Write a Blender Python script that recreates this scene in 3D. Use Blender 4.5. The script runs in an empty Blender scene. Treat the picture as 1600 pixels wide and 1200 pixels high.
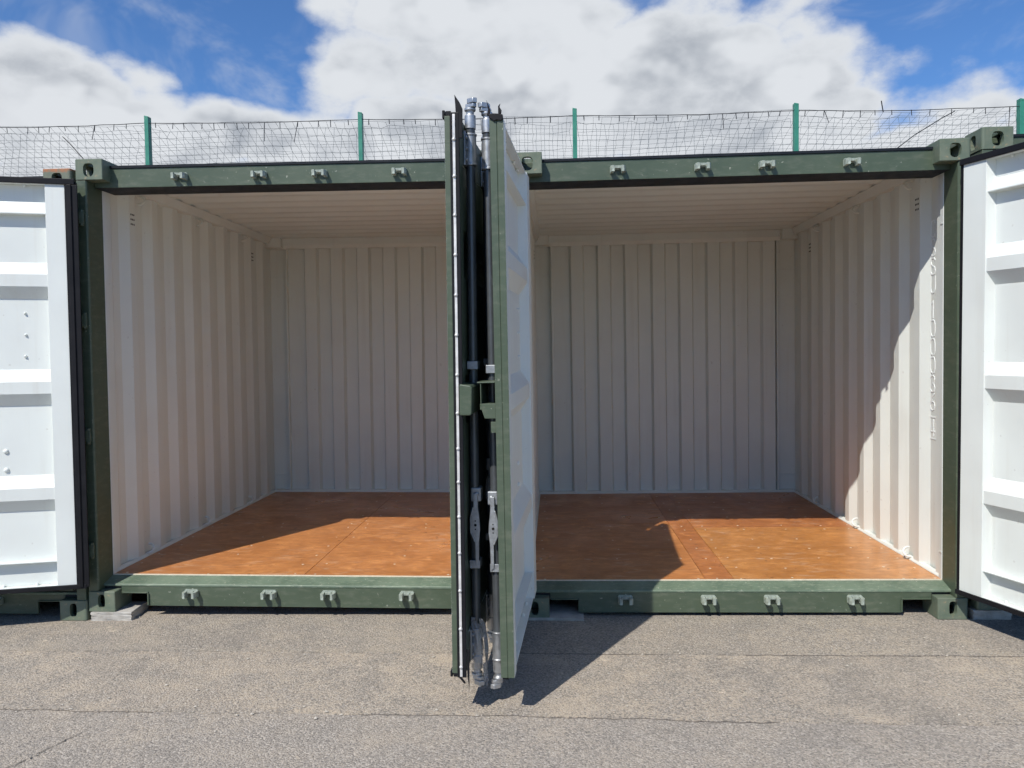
import bpy, bmesh, math, random
from mathutils import Matrix, Vector
R = math.radians
random.seed(7)
SC = bpy.context.scene
COL = SC.collection

# ------------------------------------------------------------------ camera
cam = bpy.data.cameras.new('camera'); camo = bpy.data.objects.new('camera', cam); COL.objects.link(camo)
CX, CY, CZ, YAW, PIT, ROL = 2.7129, -4.2817, 1.4995, -0.0553, -0.0415, -0.0145
fw = Vector((math.sin(YAW)*math.cos(PIT), math.cos(YAW)*math.cos(PIT), math.sin(PIT)))
rt = Vector((math.cos(YAW), -math.sin(YAW), 0)); up = rt.cross(fw)
r2 = math.cos(ROL)*rt + math.sin(ROL)*up; u2 = -math.sin(ROL)*rt + math.cos(ROL)*up
m4 = Matrix(((r2.x, u2.x, -fw.x, CX), (r2.y, u2.y, -fw.y, CY), (r2.z, u2.z, -fw.z, CZ), (0, 0, 0, 1)))
camo.matrix_world = m4
cam.sensor_width = 36; cam.lens = 36*1209.8/1600; cam.clip_end = 3000; cam.clip_start = .05
SC.camera = camo

# ------------------------------------------------------------------ light and sky
SUN = Vector((.43, .742, -1)).normalized()          # direction the light travels
sl = bpy.data.lights.new('sun', 'SUN'); so = bpy.data.objects.new('sun', sl); COL.objects.link(so)
sl.energy = 5.0; sl.angle = R(.53); sl.color = (1, .957, .885)
so.rotation_euler = (-SUN).to_track_quat('Z', 'Y').to_euler(); so.location = (-3, -6, 9)
elev = math.asin(-SUN.z)
wd = bpy.data.worlds.new('World'); SC.world = wd; wd.use_nodes = True
wd.cycles.sampling_method = 'MANUAL'; wd.cycles.sample_map_resolution = 512
wt = wd.node_tree; wt.nodes.clear()
def WN(t, **k):
    n = wt.nodes.new(t)
    for a, b in k.items(): setattr(n, a, b)
    return n
def wm(op, a, b=None, c=None, clamp=False):
    n = WN('ShaderNodeMath', operation=op); n.use_clamp = clamp
    for i, v in enumerate((a, b, c)):
        if v is None: continue
        if isinstance(v, (int, float)): n.inputs[i].default_value = v
        else: wt.links.new(v, n.inputs[i])
    return n.outputs[0]
def wss(x, lo, hi):
    n = WN('ShaderNodeMapRange', interpolation_type='SMOOTHSTEP'); wt.links.new(x, n.inputs[0])
    n.inputs[1].default_value = lo; n.inputs[2].default_value = hi; return n.outputs[0]
sky = WN('ShaderNodeTexSky', sky_type='NISHITA'); sky.sun_disc = False
sky.sun_elevation = elev; sky.sun_rotation = math.atan2(-SUN.x, -SUN.y); sky.air_density = 1.0; sky.dust_density = .15; sky.ozone_density = 3.0; sky.altitude = 0
tc = WN('ShaderNodeTexCoord'); DIRV = tc.outputs['Generated']
wp = WN('ShaderNodeVectorMath', operation='MULTIPLY'); wt.links.new(DIRV, wp.inputs[0]); wp.inputs[1].default_value = (1, 1, 1.6)
def wnoise(scale, det, rough, off=(0, 0, 0), dist=0.):
    a = WN('ShaderNodeVectorMath', operation='ADD'); wt.links.new(wp.outputs[0], a.inputs[0]); a.inputs[1].default_value = off
    n = WN('ShaderNodeTexNoise'); n.inputs['Scale'].default_value = scale; n.inputs['Detail'].default_value = det
    n.inputs['Roughness'].default_value = rough; n.inputs['Distortion'].default_value = dist
    wt.links.new(a.outputs[0], n.inputs['Vector']); return n.outputs[0]
def pixdir(u, v): return (fw + r2*(u-800)/1209.8 + u2*(600-v)/1209.8).normalized()
n1 = wnoise(5.2, 4, .56, (3.1, 1.7, .4)); n2 = wnoise(18, 5, .64, (1.1, 4.2, 2.2)); n3 = wnoise(9, 3, .55, (7, 2, 5)); n4 = wnoise(2.2, 1, .5, (2, 8, 1))
# cumulus banks standing in this part of the sky: direction, width, height
banks = [((790, 60), .235, .17), ((1010, 140), .23, .11), ((1240, 160), .14, .08), ((700, 150), .2, .1), ((1330, 175), .08, .05), ((50, 145), .13, .062), ((150, 200), .17, .05), ((400, 215), .16, .038), ((560, 230), .16, .05),
         ((1590, 185), .11, .034), ((1100, 230), .3, .06), ((60, 290), .42, .10), ((1500, 270), .42, .085), ((800, 300), .6, .09)]
cov = None
for (px, py), sx, sz in banks:
    d = pixdir(px, py)
    s = WN('ShaderNodeVectorMath', operation='SUBTRACT'); wt.links.new(DIRV, s.inputs[0]); s.inputs[1].default_value = d
    q = WN('ShaderNodeVectorMath', operation='MULTIPLY'); wt.links.new(s.outputs[0], q.inputs[0]); q.inputs[1].default_value = (1/sx, 1/sx*.5, 1/sz)
    l = WN('ShaderNodeVectorMath', operation='LENGTH'); wt.links.new(q.outputs[0], l.inputs[0])
    b = wm('SUBTRACT', 1.0, l.outputs['Value'])
    cov = b if cov is None else wm('MAXIMUM', cov, b)
# elsewhere in the sky: unseen broken cumulus, thickened low down to brighten the interiors
sep = WN('ShaderNodeSeparateXYZ'); wt.links.new(DIRV, sep.inputs[0])
rest = wm('MULTIPLY_ADD', wss(n4, .50, .74), 1.2, -1.3)
behind = wss(sep.outputs['Y'], .62, .2)
away = wm('MULTIPLY_ADD', behind, 1.0, -1.0)                # 0 away from the banks in view, -1 among them
high = wss(sep.outputs['Z'], .52, .7)
rest = wm('MULTIPLY_ADD', wss(sep.outputs['Z'], .5, .12), .72, rest)
rest2 = wm('ADD', rest, wm('MULTIPLY', wm('SUBTRACT', 1.0, wm('MAXIMUM', behind, high)), -.6))
cov = wm('MAXIMUM', wm('MINIMUM', cov, .55), rest2)
dens = wm('ADD', cov, wm('MULTIPLY_ADD', n1, 1.0, -.5))
dens = wm('ADD', dens, wm('MULTIPLY_ADD', n2, .55, -.275))
wv = WN('ShaderNodeVectorMath', operation='MULTIPLY_ADD')
nzc = WN('ShaderNodeTexNoise'); nzc.inputs['Scale'].default_value = 9; nzc.inputs['Detail'].default_value = 2; wt.links.new(wp.outputs[0], nzc.inputs['Vector'])
wt.links.new(nzc.outputs[1], wv.inputs[0]); wv.inputs[1].default_value = (.09, .09, .09); wt.links.new(wp.outputs[0], wv.inputs[2])
vor = WN('ShaderNodeTexVoronoi', feature='F1'); vor.inputs['Scale'].default_value = 15; vor.inputs['Detail'].default_value = 0.0
wt.links.new(wv.outputs[0], vor.inputs['Vector'])
bil = wm('SUBTRACT', .5, vor.outputs['Distance'])
dens = wm('ADD', dens, wm('MULTIPLY', bil, .55))
mask = wss(dens, -.10, .33)
wisp = wm('MULTIPLY', wss(wnoise(6, 5, .62, (4, 1, 9), .5), .46, .76), .42)
mask = wm('MAXIMUM', mask, wisp)
cr = WN('ShaderNodeValToRGB'); cr.color_ramp.elements[0].position = .0; cr.color_ramp.elements[0].color = (.74, .77, .81, 1)
cr.color_ramp.elements[1].position = 1.; cr.color_ramp.elements[1].color = (.40, .435, .49, 1)
core = wm('MULTIPLY', wss(dens, .2, .8), wss(wm('SUBTRACT', n3, wm('MULTIPLY', bil, .35)), .36, .60), clamp=True)
wt.links.new(core, cr.inputs[0])
skc = WN('ShaderNodeMix', data_type='RGBA', blend_type='MULTIPLY'); skc.inputs[0].default_value = 1
wt.links.new(sky.outputs[0], skc.inputs[6]); skc.inputs[7].default_value = (.066, .097, .134, 1)
mx = WN('ShaderNodeMix', data_type='RGBA'); wt.links.new(mask, mx.inputs[0]); wt.links.new(skc.outputs[2], mx.inputs[6]); wt.links.new(cr.outputs[0], mx.inputs[7])
bg = WN('ShaderNodeBackground'); bg.inputs[1].default_value = 1.0; wt.links.new(mx.outputs[2], bg.inputs[0])
wo = WN('ShaderNodeOutputWorld'); wt.links.new(bg.outputs[0], wo.inputs[0])
SC.view_settings.view_transform = 'Standard'; SC.view_settings.look = 'None'; SC.view_settings.gamma = 1
SC.view_settings.exposure = 0.0; SC.view_settings.use_curve_mapping = False
SC.render.engine = 'CYCLES'; SC.cycles.max_bounces = 7; SC.cycles.diffuse_bounces = 6; SC.cycles.glossy_bounces = 3; SC.cycles.use_denoising = True
SC.cycles.use_adaptive_sampling = True; SC.cycles.adaptive_threshold = .03; SC.cycles.caustics_reflective = False; SC.cycles.caustics_refractive = False

# ------------------------------------------------------------------ materials
class NT:
    def __init__(s, name):
        s.m = bpy.data.materials.new(name); s.m.use_nodes = True; s.t = s.m.node_tree; s.b = s.t.nodes['Principled BSDF']
        s.tc = s.t.nodes.new('ShaderNodeTexCoord')
    def L(s, a, b): s.t.links.new(a, b)
    def map(s, scale=(1, 1, 1), loc=(0, 0, 0), rot=(0, 0, 0), src='Object'):
        n = s.t.nodes.new('ShaderNodeMapping'); n.inputs['Scale'].default_value = scale; n.inputs['Location'].default_value = loc; n.inputs['Rotation'].default_value = rot
        s.L(s.tc.outputs[src], n.inputs[0]); return n.outputs[0]
    def noise(s, vec, scale, det=4, rough=.55, dist=0):
        n = s.t.nodes.new('ShaderNodeTexNoise'); n.inputs['Scale'].default_value = scale; n.inputs['Detail'].default_value = det
        n.inputs['Roughness'].default_value = rough; n.inputs['Distortion'].default_value = dist; s.L(vec, n.inputs['Vector']); return n.outputs[0]
    def vor(s, vec, scale, feat='F1', out=0):
        n = s.t.nodes.new('ShaderNodeTexVoronoi'); n.feature = feat; n.inputs['Scale'].default_value = scale; s.L(vec, n.inputs['Vector']); return n.outputs[out]
    def ramp(s, x, *st):
        n = s.t.nodes.new('ShaderNodeValToRGB'); e = n.color_ramp.elements
        while len(e) < len(st): e.new(.5)
        for i, (p, c) in enumerate(st):
            e[i].position = p; e[i].color = (c, c, c, 1) if isinstance(c, (int, float)) else (*c, 1)
        s.L(x, n.inputs[0]); return n.outputs[0]
    def mix(s, f, a, b, mode='MIX'):
        n = s.t.nodes.new('ShaderNodeMix'); n.data_type = 'RGBA'; n.blend_type = mode
        for i, v in ((0, f), (6, a), (7, b)):
            if isinstance(v, (int, float)): n.inputs[i].default_value = v if i == 0 else (v, v, v, 1)
            elif isinstance(v, tuple): n.inputs[i].default_value = (*v, 1)
            else: s.L(v, n.inputs[i])
        return n.outputs[2]
    def math(s, op, a, b):
        n = s.t.nodes.new('ShaderNodeMath'); n.operation = op
        for i, v in enumerate((a, b)):
            if isinstance(v, (int, float)): n.inputs[i].default_value = v
            else: s.L(v, n.inputs[i])
        return n.outputs[0]
    def bump(s, h, strength=.2, dist=.01, prev=None):
        n = s.t.nodes.new('ShaderNodeBump'); n.inputs['Strength'].default_value = strength; n.inputs['Distance'].default_value = dist
        s.L(h, n.inputs['Height'])
        if prev is not None: s.L(prev, n.inputs['Normal'])
        return n.outputs[0]
    def out(s, col=None, rough=None, metal=None, nrm=None, spec=None):
        for k, v in (('Base Color', col), ('Roughness', rough), ('Metallic', metal), ('Normal', nrm), ('Specular IOR Level', spec)):
            if v is None: continue
            i = s.b.inputs[k]
            if isinstance(v, tuple): i.default_value = (*v, 1)
            elif isinstance(v, (int, float)): i.default_value = v
            else: s.L(v, i)
        return s.m

def m_white():
    t = NT('white_paint'); v = t.map()
    g = t.noise(v, 2.3, 3, .6); c = t.ramp(g, (.3, (.668, .693, .660)), (.62, (.703, .735, .70)))
    st = t.noise(t.map((14, 14, .8)), 1.0, 3, .6); c = t.mix(t.math('MULTIPLY', t.ramp(st, (.56, 0.), (.78, 1.)), .22), c, (.50, .47, .40))
    sp = t.noise(v, 38, 1, .5); c = t.mix(t.ramp(sp, (.755, 0.), (.79, .35)), c, (.45, .43, .39))
    return t.out(c, t.ramp(g, (.3, .42), (.7, .55)), 0, t.bump(t.noise(v, 2.6, 1, .4), .22, .03))
def m_green(name='green_paint', a=(.060, .084, .053), bcol=(.076, .102, .067)):
    t = NT(name); v = t.map()
    g = t.noise(v, 3, 6, .6); c = t.ramp(g, (.35, a), (.65, bcol))
    chip = t.ramp(t.noise(v, 46, 5, .6), (.665, 0.), (.69, 1.)); zone = t.ramp(t.noise(v, 2.1, 3, .5), (.44, 0.), (.60, .85))
    c = t.mix(t.math('MULTIPLY', chip, zone), c, (.36, .37, .30))
    du = t.ramp(t.noise(t.map((3, 3, 9)), 4, 6, .65), (.5, 0.), (.8, .35)); c = t.mix(du, c, (.22, .22, .17))
    b = t.bump(t.noise(v, 4, 2, .4), .06, .02); b = t.bump(t.noise(v, 140, 2), .1, .002, b)
    return t.out(c, t.ramp(g, (.3, .36), (.7, .52)), 0, b)
def m_sill():
    t = NT('worn_green_paint'); v = t.map()
    c = t.ramp(t.noise(v, 5, 6, .65), (.35, (.085, .125, .085)), (.65, (.15, .20, .14)))
    sc = t.ramp(t.noise(t.map((9, 34, 34)), 3, 7, .72), (.54, 0.), (.68, 1.)); c = t.mix(t.math('MULTIPLY', sc, .65), c, (.33, .35, .27))
    ch = t.ramp(t.noise(v, 70, 4, .6), (.66, 0.), (.70, 1.)); c = t.mix(t.math('MULTIPLY', ch, .7), c, (.46, .44, .35))
    return t.out(c, .5, 0, t.bump(t.noise(v, 60, 4), .15, .003))
def m_casting():
    t = NT('worn_casting_paint'); v = t.map()
    c = t.ramp(t.noise(v, 12, 6, .65), (.35, (.10, .135, .095)), (.66, (.15, .175, .125)))
    ru = t.ramp(t.noise(v, 26, 6, .7), (.60, 0.), (.68, 1.)); c = t.mix(t.math('MULTIPLY', ru, .65), c, (.36, .27, .15))
    return t.out(c, .55, 0, t.bump(t.noise(v, 45, 4), .2, .004))
def m_rusty():
    t = NT('rusty_casting_paint'); v = t.map()
    c = t.ramp(t.noise(v, 12, 6, .65), (.35, (.13, .155, .115)), (.66, (.18, .19, .14)))
    sx = t.t.nodes.new('ShaderNodeSeparateXYZ'); t.L(v, sx.inputs[0])
    h = t.ramp(t.math('ADD', sx.outputs['Z'], t.math('MULTIPLY', t.noise(v, 26, 5, .7), .10)), (.150, 0.), (.166, 1.))
    c = t.mix(h, c, (.36, .15, .07)); return t.out(c, .7, 0, t.bump(t.noise(v, 60, 4), .3, .004))
def m_simple(name, col, rough=.5, metal=0., var=.15, scale=20, bump=.1, spec=None):
    t = NT(name); v = t.map(); g = t.noise(v, scale, 5, .6)
    c = t.ramp(g, (.3, tuple(x*(1-var) for x in col)), (.7, tuple(min(1, x*(1+var)) for x in col)))
    return t.out(c, t.ramp(g, (.3, max(0, rough-.08)), (.7, min(1, rough+.08))), metal, t.bump(g, bump, .003), spec)
def m_ply(name, a, b, d):
    t = NT(name); oi = t.t.nodes.new('ShaderNodeObjectInfo')
    v0 = t.map((1, 1, 1)); va = t.t.nodes.new('ShaderNodeVectorMath'); va.operation = 'ADD'; t.L(v0, va.inputs[0])
    cb = t.t.nodes.new('ShaderNodeCombineXYZ'); t.L(t.math('MULTIPLY', oi.outputs['Random'], 31.), cb.inputs[0]); t.L(cb.outputs[0], va.inputs[1]); v = va.outputs[0]
    def mp(sc, rot):
        n = t.t.nodes.new('ShaderNodeMapping'); n.inputs['Scale'].default_value = sc; n.inputs['Rotation'].default_value = (0, 0, R(rot)); t.L(v, n.inputs[0]); return n.outputs[0]
    g1 = mp((1.5, 6, 1), 16); big = t.noise(v, 1.9, 4, .6, .8); gr = t.noise(g1, 2.2, 5, .62, 2.2); fi = t.noise(mp((2, 30, 1), 12), 3, 3, .6, .5)
    c = t.ramp(gr, (.30, tuple(x*.72 for x in a)), (.47, b), (.62, a), (.78, d)); c = t.mix(t.ramp(big, (.36, 0.), (.64, .75)), c, tuple(x*.76 for x in a))
    c = t.mix(t.ramp(fi, (.40, .0), (.66, .25)), c, tuple(x*.58 for x in a))
    mo = t.noise(mp((1, 1.5, 1), 8), 8, 5, .68, .7); c = t.mix(t.ramp(mo, (.34, .45), (.50, .0)), c, tuple(x*.60 for x in a)); c = t.mix(t.ramp(mo, (.54, .0), (.70, .45)), c, tuple(min(1, x*1.25) for x in d))
    sc = t.ramp(t.noise(mp((1, 3.4, 1), -24), 5, 6, .74, .8), (.56, 0.), (.72, .75)); zone = t.ramp(t.noise(v, 1.5, 2), (.42, 0.), (.56, 1.)); c = t.mix(t.math('MULTIPLY', sc, zone), c, (.56, .44, .34))
    s2 = t.ramp(t.noise(mp((.5, 9, 1), 58), 4, 3, .6, .3), (.70, 0.), (.735, .45)); c = t.mix(s2, c, (.58, .42, .30))
    kn = t.ramp(t.noise(v, 17, 2, .5), (.715, 0.), (.76, .75)); c = t.mix(kn, c, (.10, .035, .015))
    return t.out(c, t.ramp(big, (.3, .26), (.7, .44)), 0, t.bump(fi, .08, .002))
def m_asphalt(name, base, sand, sand_amt, seed, spk=1.0, band=None):
    t = NT(name); v = t.map(loc=(seed, seed*2, 0))
    big = t.noise(v, .9, 4, .6); mid = t.noise(v, 5, 5, .65); fine = t.noise(v, 110, 2, .6)
    vn = t.t.nodes.new('ShaderNodeTexVoronoi'); vn.inputs['Scale'].default_value = 135; t.L(v, vn.inputs['Vector']); vo = vn.outputs[0]
    cc = t.t.nodes.new('ShaderNodeSeparateColor'); t.L(vn.outputs[1], cc.inputs[0])
    c = t.ramp(fine, (.32, tuple(x*.6 for x in base)), (.5, base), (.68, tuple(x*1.3 for x in base)))
    c = t.mix(.62*spk, c, t.ramp(cc.outputs[0], (.0, tuple(x*.42 for x in base)), (.6, tuple(x*1.05 for x in base)), (.86, tuple(min(1, x*1.55) for x in base)), (1., tuple(min(1, x*2.1) for x in base))))
    lo = t.math('ADD', t.math('MULTIPLY', big, .62), t.math('MULTIPLY', mid, .42))
    sm = t.ramp(lo, (.40-.1*sand_amt, .12), (.72-.1*sand_amt, .9))
    if band:
        sx = t.t.nodes.new('ShaderNodeSeparateXYZ'); t.L(t.tc.outputs['Object'], sx.inputs[0])
        for y0, k, w, am in band:     # grit swept against the joints
            dd = t.math('ADD', t.math('ADD', sx.outputs['Y'], -y0), t.math('MULTIPLY', sx.outputs['X'], -k))
            bd = t.ramp(t.math('DIVIDE', t.math('ABSOLUTE', dd, 0), w), (.0, am), (1., 0.))
            sm = t.math('MAXIMUM', sm, t.math('MULTIPLY', bd, t.ramp(mid, (.35, .15), (.6, 1.))))
    gm = t.ramp(t.math('ADD', t.math('MULTIPLY', fine, .7), t.math('MULTIPLY', mid, .35)), (.46, .05), (.60, 1.))
    c = t.mix(t.math('MULTIPLY', t.math('MULTIPLY', sm, gm), min(1, sand_amt*1.15)), c, sand)
    patch = t.ramp(t.noise(t.map((1, 1.6, 1), (seed+4, 3, 0)), 3.3, 5, .6), (.70, 0.), (.75, 1.)); c = t.mix(t.math('MULTIPLY', patch, .6*min(1, sand_amt*1.4)), c, tuple(min(1, x*1.22) for x in sand))
    fl = t.ramp(t.noise(v, 8.5, 3, .55), (.715, 0.), (.745, 1.)); c = t.mix(t.math('MULTIPLY', fl, .55), c, tuple(min(1, x*1.4) for x in sand))
    st = t.ramp(lo, (.34, .30), (.48, 0.)); c = t.mix(st, c, tuple(x*.55 for x in base))
    oil = t.ramp(t.noise(t.map((1, 1.3, 1), (seed*3, 1, 0)), 2.6, 4, .6), (.64, 0.), (.76, .25)); c = t.mix(oil, c, tuple(x*.5 for x in base))
    h = t.math('SUBTRACT', t.math('MULTIPLY', fine, .6), t.math('MULTIPLY', vo, 1.0))
    return t.out(c, .88, 0, t.bump(h, .5, .008), .25)
def m_concrete():
    t = NT('concrete'); v = t.map(); g = t.noise(v, 14, 7, .7)
    c = t.ramp(g, (.3, (.28, .255, .22)), (.55, (.42, .40, .36)), (.75, (.50, .48, .44)))
    return t.out(c, .9, 0, t.bump(t.noise(v, 60, 5, .7), .5, .006))
def m_film():
    t = NT('clear_film'); t.b.inputs['Transmission Weight'].default_value = .75; t.b.inputs['IOR'].default_value = 1.15
    return t.out((.8, .82, .85), .22, 0, t.bump(t.noise(t.map(), 60, 4), .5, .01))
M = dict(white=m_white(), green=m_green(), sill=m_sill(), casting=m_casting(), rusty=m_rusty(),
    galv=m_simple('galvanised_steel', (.44, .455, .47), .46, .85, .18, 30, .12), keeper=m_simple('painted_cast_steel', (.30, .34, .29), .5, .0, .35, 60, .25),
    rubber=m_simple('black_rubber', (.010, .010, .012), .55, 0, .2, 12, .1, .2), dark=m_simple('dark_steel', (.012, .014, .016), .6, 0, .2, 12),
    trim_and_shade=m_simple('sealant_and_header_shade', (.012, .015, .020), .55, 0, .2, 12, .1, .2), alu=m_simple('aluminium_strip', (.66, .645, .62), .42, .3, .15, 30),
    cast=m_simple('dull_zinc', (.36, .38, .40), .45, .6, .25, 40, .15), bar=m_simple('dull_bar_steel', (.11, .12, .13), .38, .5, .15, 14, .06), screw=m_simple('screw_head', (.70, .63, .50), .4, .3, .15, 50), fence=m_simple('fence_paint', (.035, .215, .15), .45, 0, .12, 9),
    net=m_simple('netting_cord', (.10, .13, .15), .7, 0, .2, 20), cable=m_simple('black_cable', (.02, .02, .022), .6), conc=m_concrete(), film=m_film(),
    edge=m_simple('threshold_sealant', (.68, .60, .46), .5, 0, .12, 40), ink=m_simple('marker_ink', (.06, .07, .16), .6), letters=m_simple('raised_letters', (.84, .87, .86), .45, 0, .03, 30, .05),
    ply=m_ply('plywood', (.47, .178, .052), (.60, .25, .080), (.68, .32, .115)), ply2=m_ply('plywood_golden', (.47, .190, .050), (.60, .265, .078), (.67, .325, .115)),
    plyred=m_ply('plywood_red', (.40, .142, .043), (.52, .20, .064), (.60, .26, .092)), void=m_simple('vent_hole', (.006, .006, .006), .9),
    yard=m_asphalt('asphalt_yard', (.29, .262, .228), (.44, .37, .285), .55, 1.3, .75), strip=m_asphalt('asphalt_worn', (.272, .245, .211), (.47, .39, .295), .8, 7.7, .85, [(-1.07, -.022, .13, 1.), (-.47, -.0105, .06, .8)]),
    apron=m_asphalt('asphalt_apron', (.272, .245, .211), (.45, .375, .28), .6, 4.1, .75, [(.02, 0, .07, .9)]), joint=m_simple('joint_dirt', (.12, .10, .083), .95, 0, .3, 60), crack=m_simple('crack_shadow', (.05, .045, .04), .95),
    stone=m_simple('loose_stone', (.42, .38, .32), .85, 0, .3, 30))

# ------------------------------------------------------------------ mesh helpers
class MB:
    def __init__(s, sx=1): s.v = []; s.f = []; s.m = []; s.sx = sx
    def add(s, vs, fs, m=0):
        k = len(s.v); s.v += [(x*s.sx, y, z) for x, y, z in vs]
        for i, f in enumerate(fs):
            f = [k+j for j in f]; s.f.append(f[::-1] if s.sx < 0 else f); s.m.append(m[i] if isinstance(m, (list, tuple)) else m)
        return s
    def box(s, x0, x1, y0, y1, z0, z1, m=0):
        # face order: bottom, top, y0, x1, y1, x0
        return s.add([(x0,y0,z0),(x1,y0,z0),(x1,y1,z0),(x0,y1,z0),(x0,y0,z1),(x1,y0,z1),(x1,y1,z1),(x0,y1,z1)],
                     [(3,2,1,0),(4,5,6,7),(0,1,5,4),(1,2,6,5),(2,3,7,6),(3,0,4,7)], m)
    def prism(s, poly, ax, a, b, m=0):
        n = len(poly); f = {'x': lambda p, t: (t, p[0], p[1]), 'y': lambda p, t: (p[0], t, p[1]), 'z': lambda p, t: (p[0], p[1], t)}[ax]
        vs = [f(p, a) for p in poly]+[f(p, b) for p in poly]
        fs = [tuple(range(n)), tuple(range(2*n-1, n-1, -1))]+[(i, i+n, (i+1) % n+n, (i+1) % n) for i in range(n)]
        ar = sum(poly[i][0]*poly[(i+1) % n][1]-poly[(i+1) % n][0]*poly[i][1] for i in range(n))
        flip = (ar > 0) != (ax == 'y')
        # with ar>0 in the (p0,p1) plane the first cap faces -axis for x,z when reversed
        if flip: fs = [g[::-1] for g in fs]
        return s.add(vs, fs, m)
    def sheet(s, prof, ax, a, b, th, m_in, m_out, nrm):
        # profile points (p,q) swept along ax from a to b: an inner skin and an outer skin th apart
        f = {'z': lambda p, t: (p[0], p[1], t), 'x': lambda p, t: (t, p[0], p[1])}[ax]
        for off, mi in ((0, m_in), (th, m_out)):
            pr = [(p[0]+off*nrm[0], p[1]+off*nrm[1]) for p in prof]; n = len(pr)
            s.add([f(p, a) for p in pr]+[f(p, b) for p in pr], [(i, i+1, n+i+1, n+i) for i in range(n-1)], mi)
        return s
    def tube(s, pts, r, n=10, m=0, cap=True):
        P = [Vector(p) for p in pts]; vs = []; fs = []; rr = r if isinstance(r, (list, tuple)) else [r]*len(P)
        prev = None
        for i, p in enumerate(P):
            t = (P[min(i+1, len(P)-1)]-P[max(i-1, 0)]).normalized()
            a = prev if prev is not None else (Vector((0, 0, 1)) if abs(t.z) < .9 else Vector((1, 0, 0)))
            u = t.cross(a).normalized(); w = u.cross(t).normalized(); prev = w
            for k in range(n):
                an = 2*math.pi*k/n; vs.append(tuple(p+(u*math.cos(an)+w*math.sin(an))*rr[i]))
        for i in range(len(P)-1):
            for k in range(n): fs.append((i*n+k, i*n+(k+1) % n, (i+1)*n+(k+1) % n, (i+1)*n+k))
        if cap: fs += [tuple(range(n-1, -1, -1)), tuple((len(P)-1)*n+k for k in range(n))]
        return s.add(vs, fs, m)
    def mesh(s, name, mats):
        me = bpy.data.meshes.new(name); me.from_pydata(s.v, [], s.f)
        for m in (mats if isinstance(mats, (list, tuple)) else [mats]): me.materials.append(M[m])
        me.polygons.foreach_set('material_index', s.m); me.update(); return me
    def build(s, name, mats, parent=None, smooth=False, bevel=0, loc=None, rz=None):
        return put(name, s.mesh(name, mats), parent, smooth, bevel, loc, rz)
def put(name, me, parent=None, smooth=False, bevel=0, loc=None, rz=None, scale=None):
    o = bpy.data.objects.new(name, me); COL.objects.link(o)
    if parent: o.parent = parent
    if loc: o.location = loc
    if rz is not None: o.rotation_euler.z = rz
    if scale: o.scale = scale
    if smooth:
        me.polygons.foreach_set('use_smooth', [True]*len(me.polygons)); me.update()
        try: me.set_sharp_from_angle(angle=R(40))
        except Exception: pass
    if bevel:
        b = o.modifiers.new('bevel', 'BEVEL'); b.width = bevel; b.segments = 2; b.limit_method = 'ANGLE'; b.angle_limit = R(40)
    return o
def tag(o, label, cat, group=None):
    o['label'] = label; o['category'] = cat
    if group: o['group'] = group
    return o
def struct(o): o['kind'] = 'structure'; return o

# ------------------------------------------------------------------ ground
SLOPE = .0056
def gz(x): return SLOPE*(x-4.95)
def ground_sheet(name, edge_near, edge_far, x0, x1, dz, mat):
    """strip of asphalt between two slightly ragged edges, following the fall of the yard"""
    xs = []; x = x0
    while x < x1:
        xs.append(x); x += .035 if -3 < x < 8 else 2.5
    xs.append(x1); vs = []; fs = []
    for x in xs:
        a, b = edge_near(x), edge_far(x)
        vs += [(x, a, gz(x)-.02), (x, a, gz(x)+dz), (x, b, gz(x)+dz)]
    for i in range(len(xs)-1):
        k = 3*i; fs += [(k, k+3, k+4, k+1), (k+1, k+4, k+5, k+2)]
    return struct(MB().add(vs, fs).build(name, mat))
BIG = 900
o = struct(MB().add([(-BIG, -BIG, gz(-BIG)), (BIG, -BIG, gz(BIG)), (BIG, BIG, gz(BIG)), (-BIG, BIG, gz(-BIG))], [(0, 1, 2, 3)]).build('ground', 'yard'))
def rag(seed, amp):
    rnd = random.Random(seed); ph = [(rnd.uniform(1, 4), rnd.uniform(0, 6)) for _ in range(3)]+[(rnd.uniform(9, 22), rnd.uniform(0, 6)) for _ in range(3)]+[(rnd.uniform(40, 80), rnd.uniform(0, 6)) for _ in range(3)]
    return lambda x: amp*sum(math.sin(x*f+p)*(1 if f < 5 else .6 if f < 30 else .45) for f, p in ph)/3
ra, rb = rag(3, .014), rag(5, .007)
near_edge = lambda x: -1.085-.022*x+ra(x)
mid_edge = lambda x: -.448-.0105*x+rb(x)
ground_sheet('asphalt_strip', near_edge, lambda x: mid_edge(x)+.03, -40, 45, .004, 'strip')
ground_sheet('asphalt_apron', mid_edge, lambda x: 4.2, -40, 45, .008, 'apron')
def crack(pts, w, seed):
    rnd = random.Random(seed); P = []
    for (x0, y0), (x1, y1) in zip(pts, pts[1:]):
        for k in range(9):
            t = k/9; P.append((x0+(x1-x0)*t+rnd.uniform(-.006, .006), y0+(y1-y0)*t+rnd.uniform(-.006, .006)))
    vs = []; fs = []
    for i, (x, y) in enumerate(P):
        ww = w*rnd.uniform(.3, 1)*min(1, i/3, (len(P)-1-i)/3)+.0006
        vs += [(x-ww, y, gz(x)+.0035), (x+ww, y, gz(x)+.0035)]
    for i in range(len(P)-1): fs.append((2*i, 2*i+1, 2*i+3, 2*i+2))
    struct(MB().add(vs, fs).build('asphalt_crack', 'crack'))
crack([(.62, -1.62), (.70, -1.50), (.73, -1.40), (.79, -1.26)], .0022, 1)
crack([(1.72, -1.75), (1.76, -1.64), (1.79, -1.56)], .003, 2)
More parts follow.
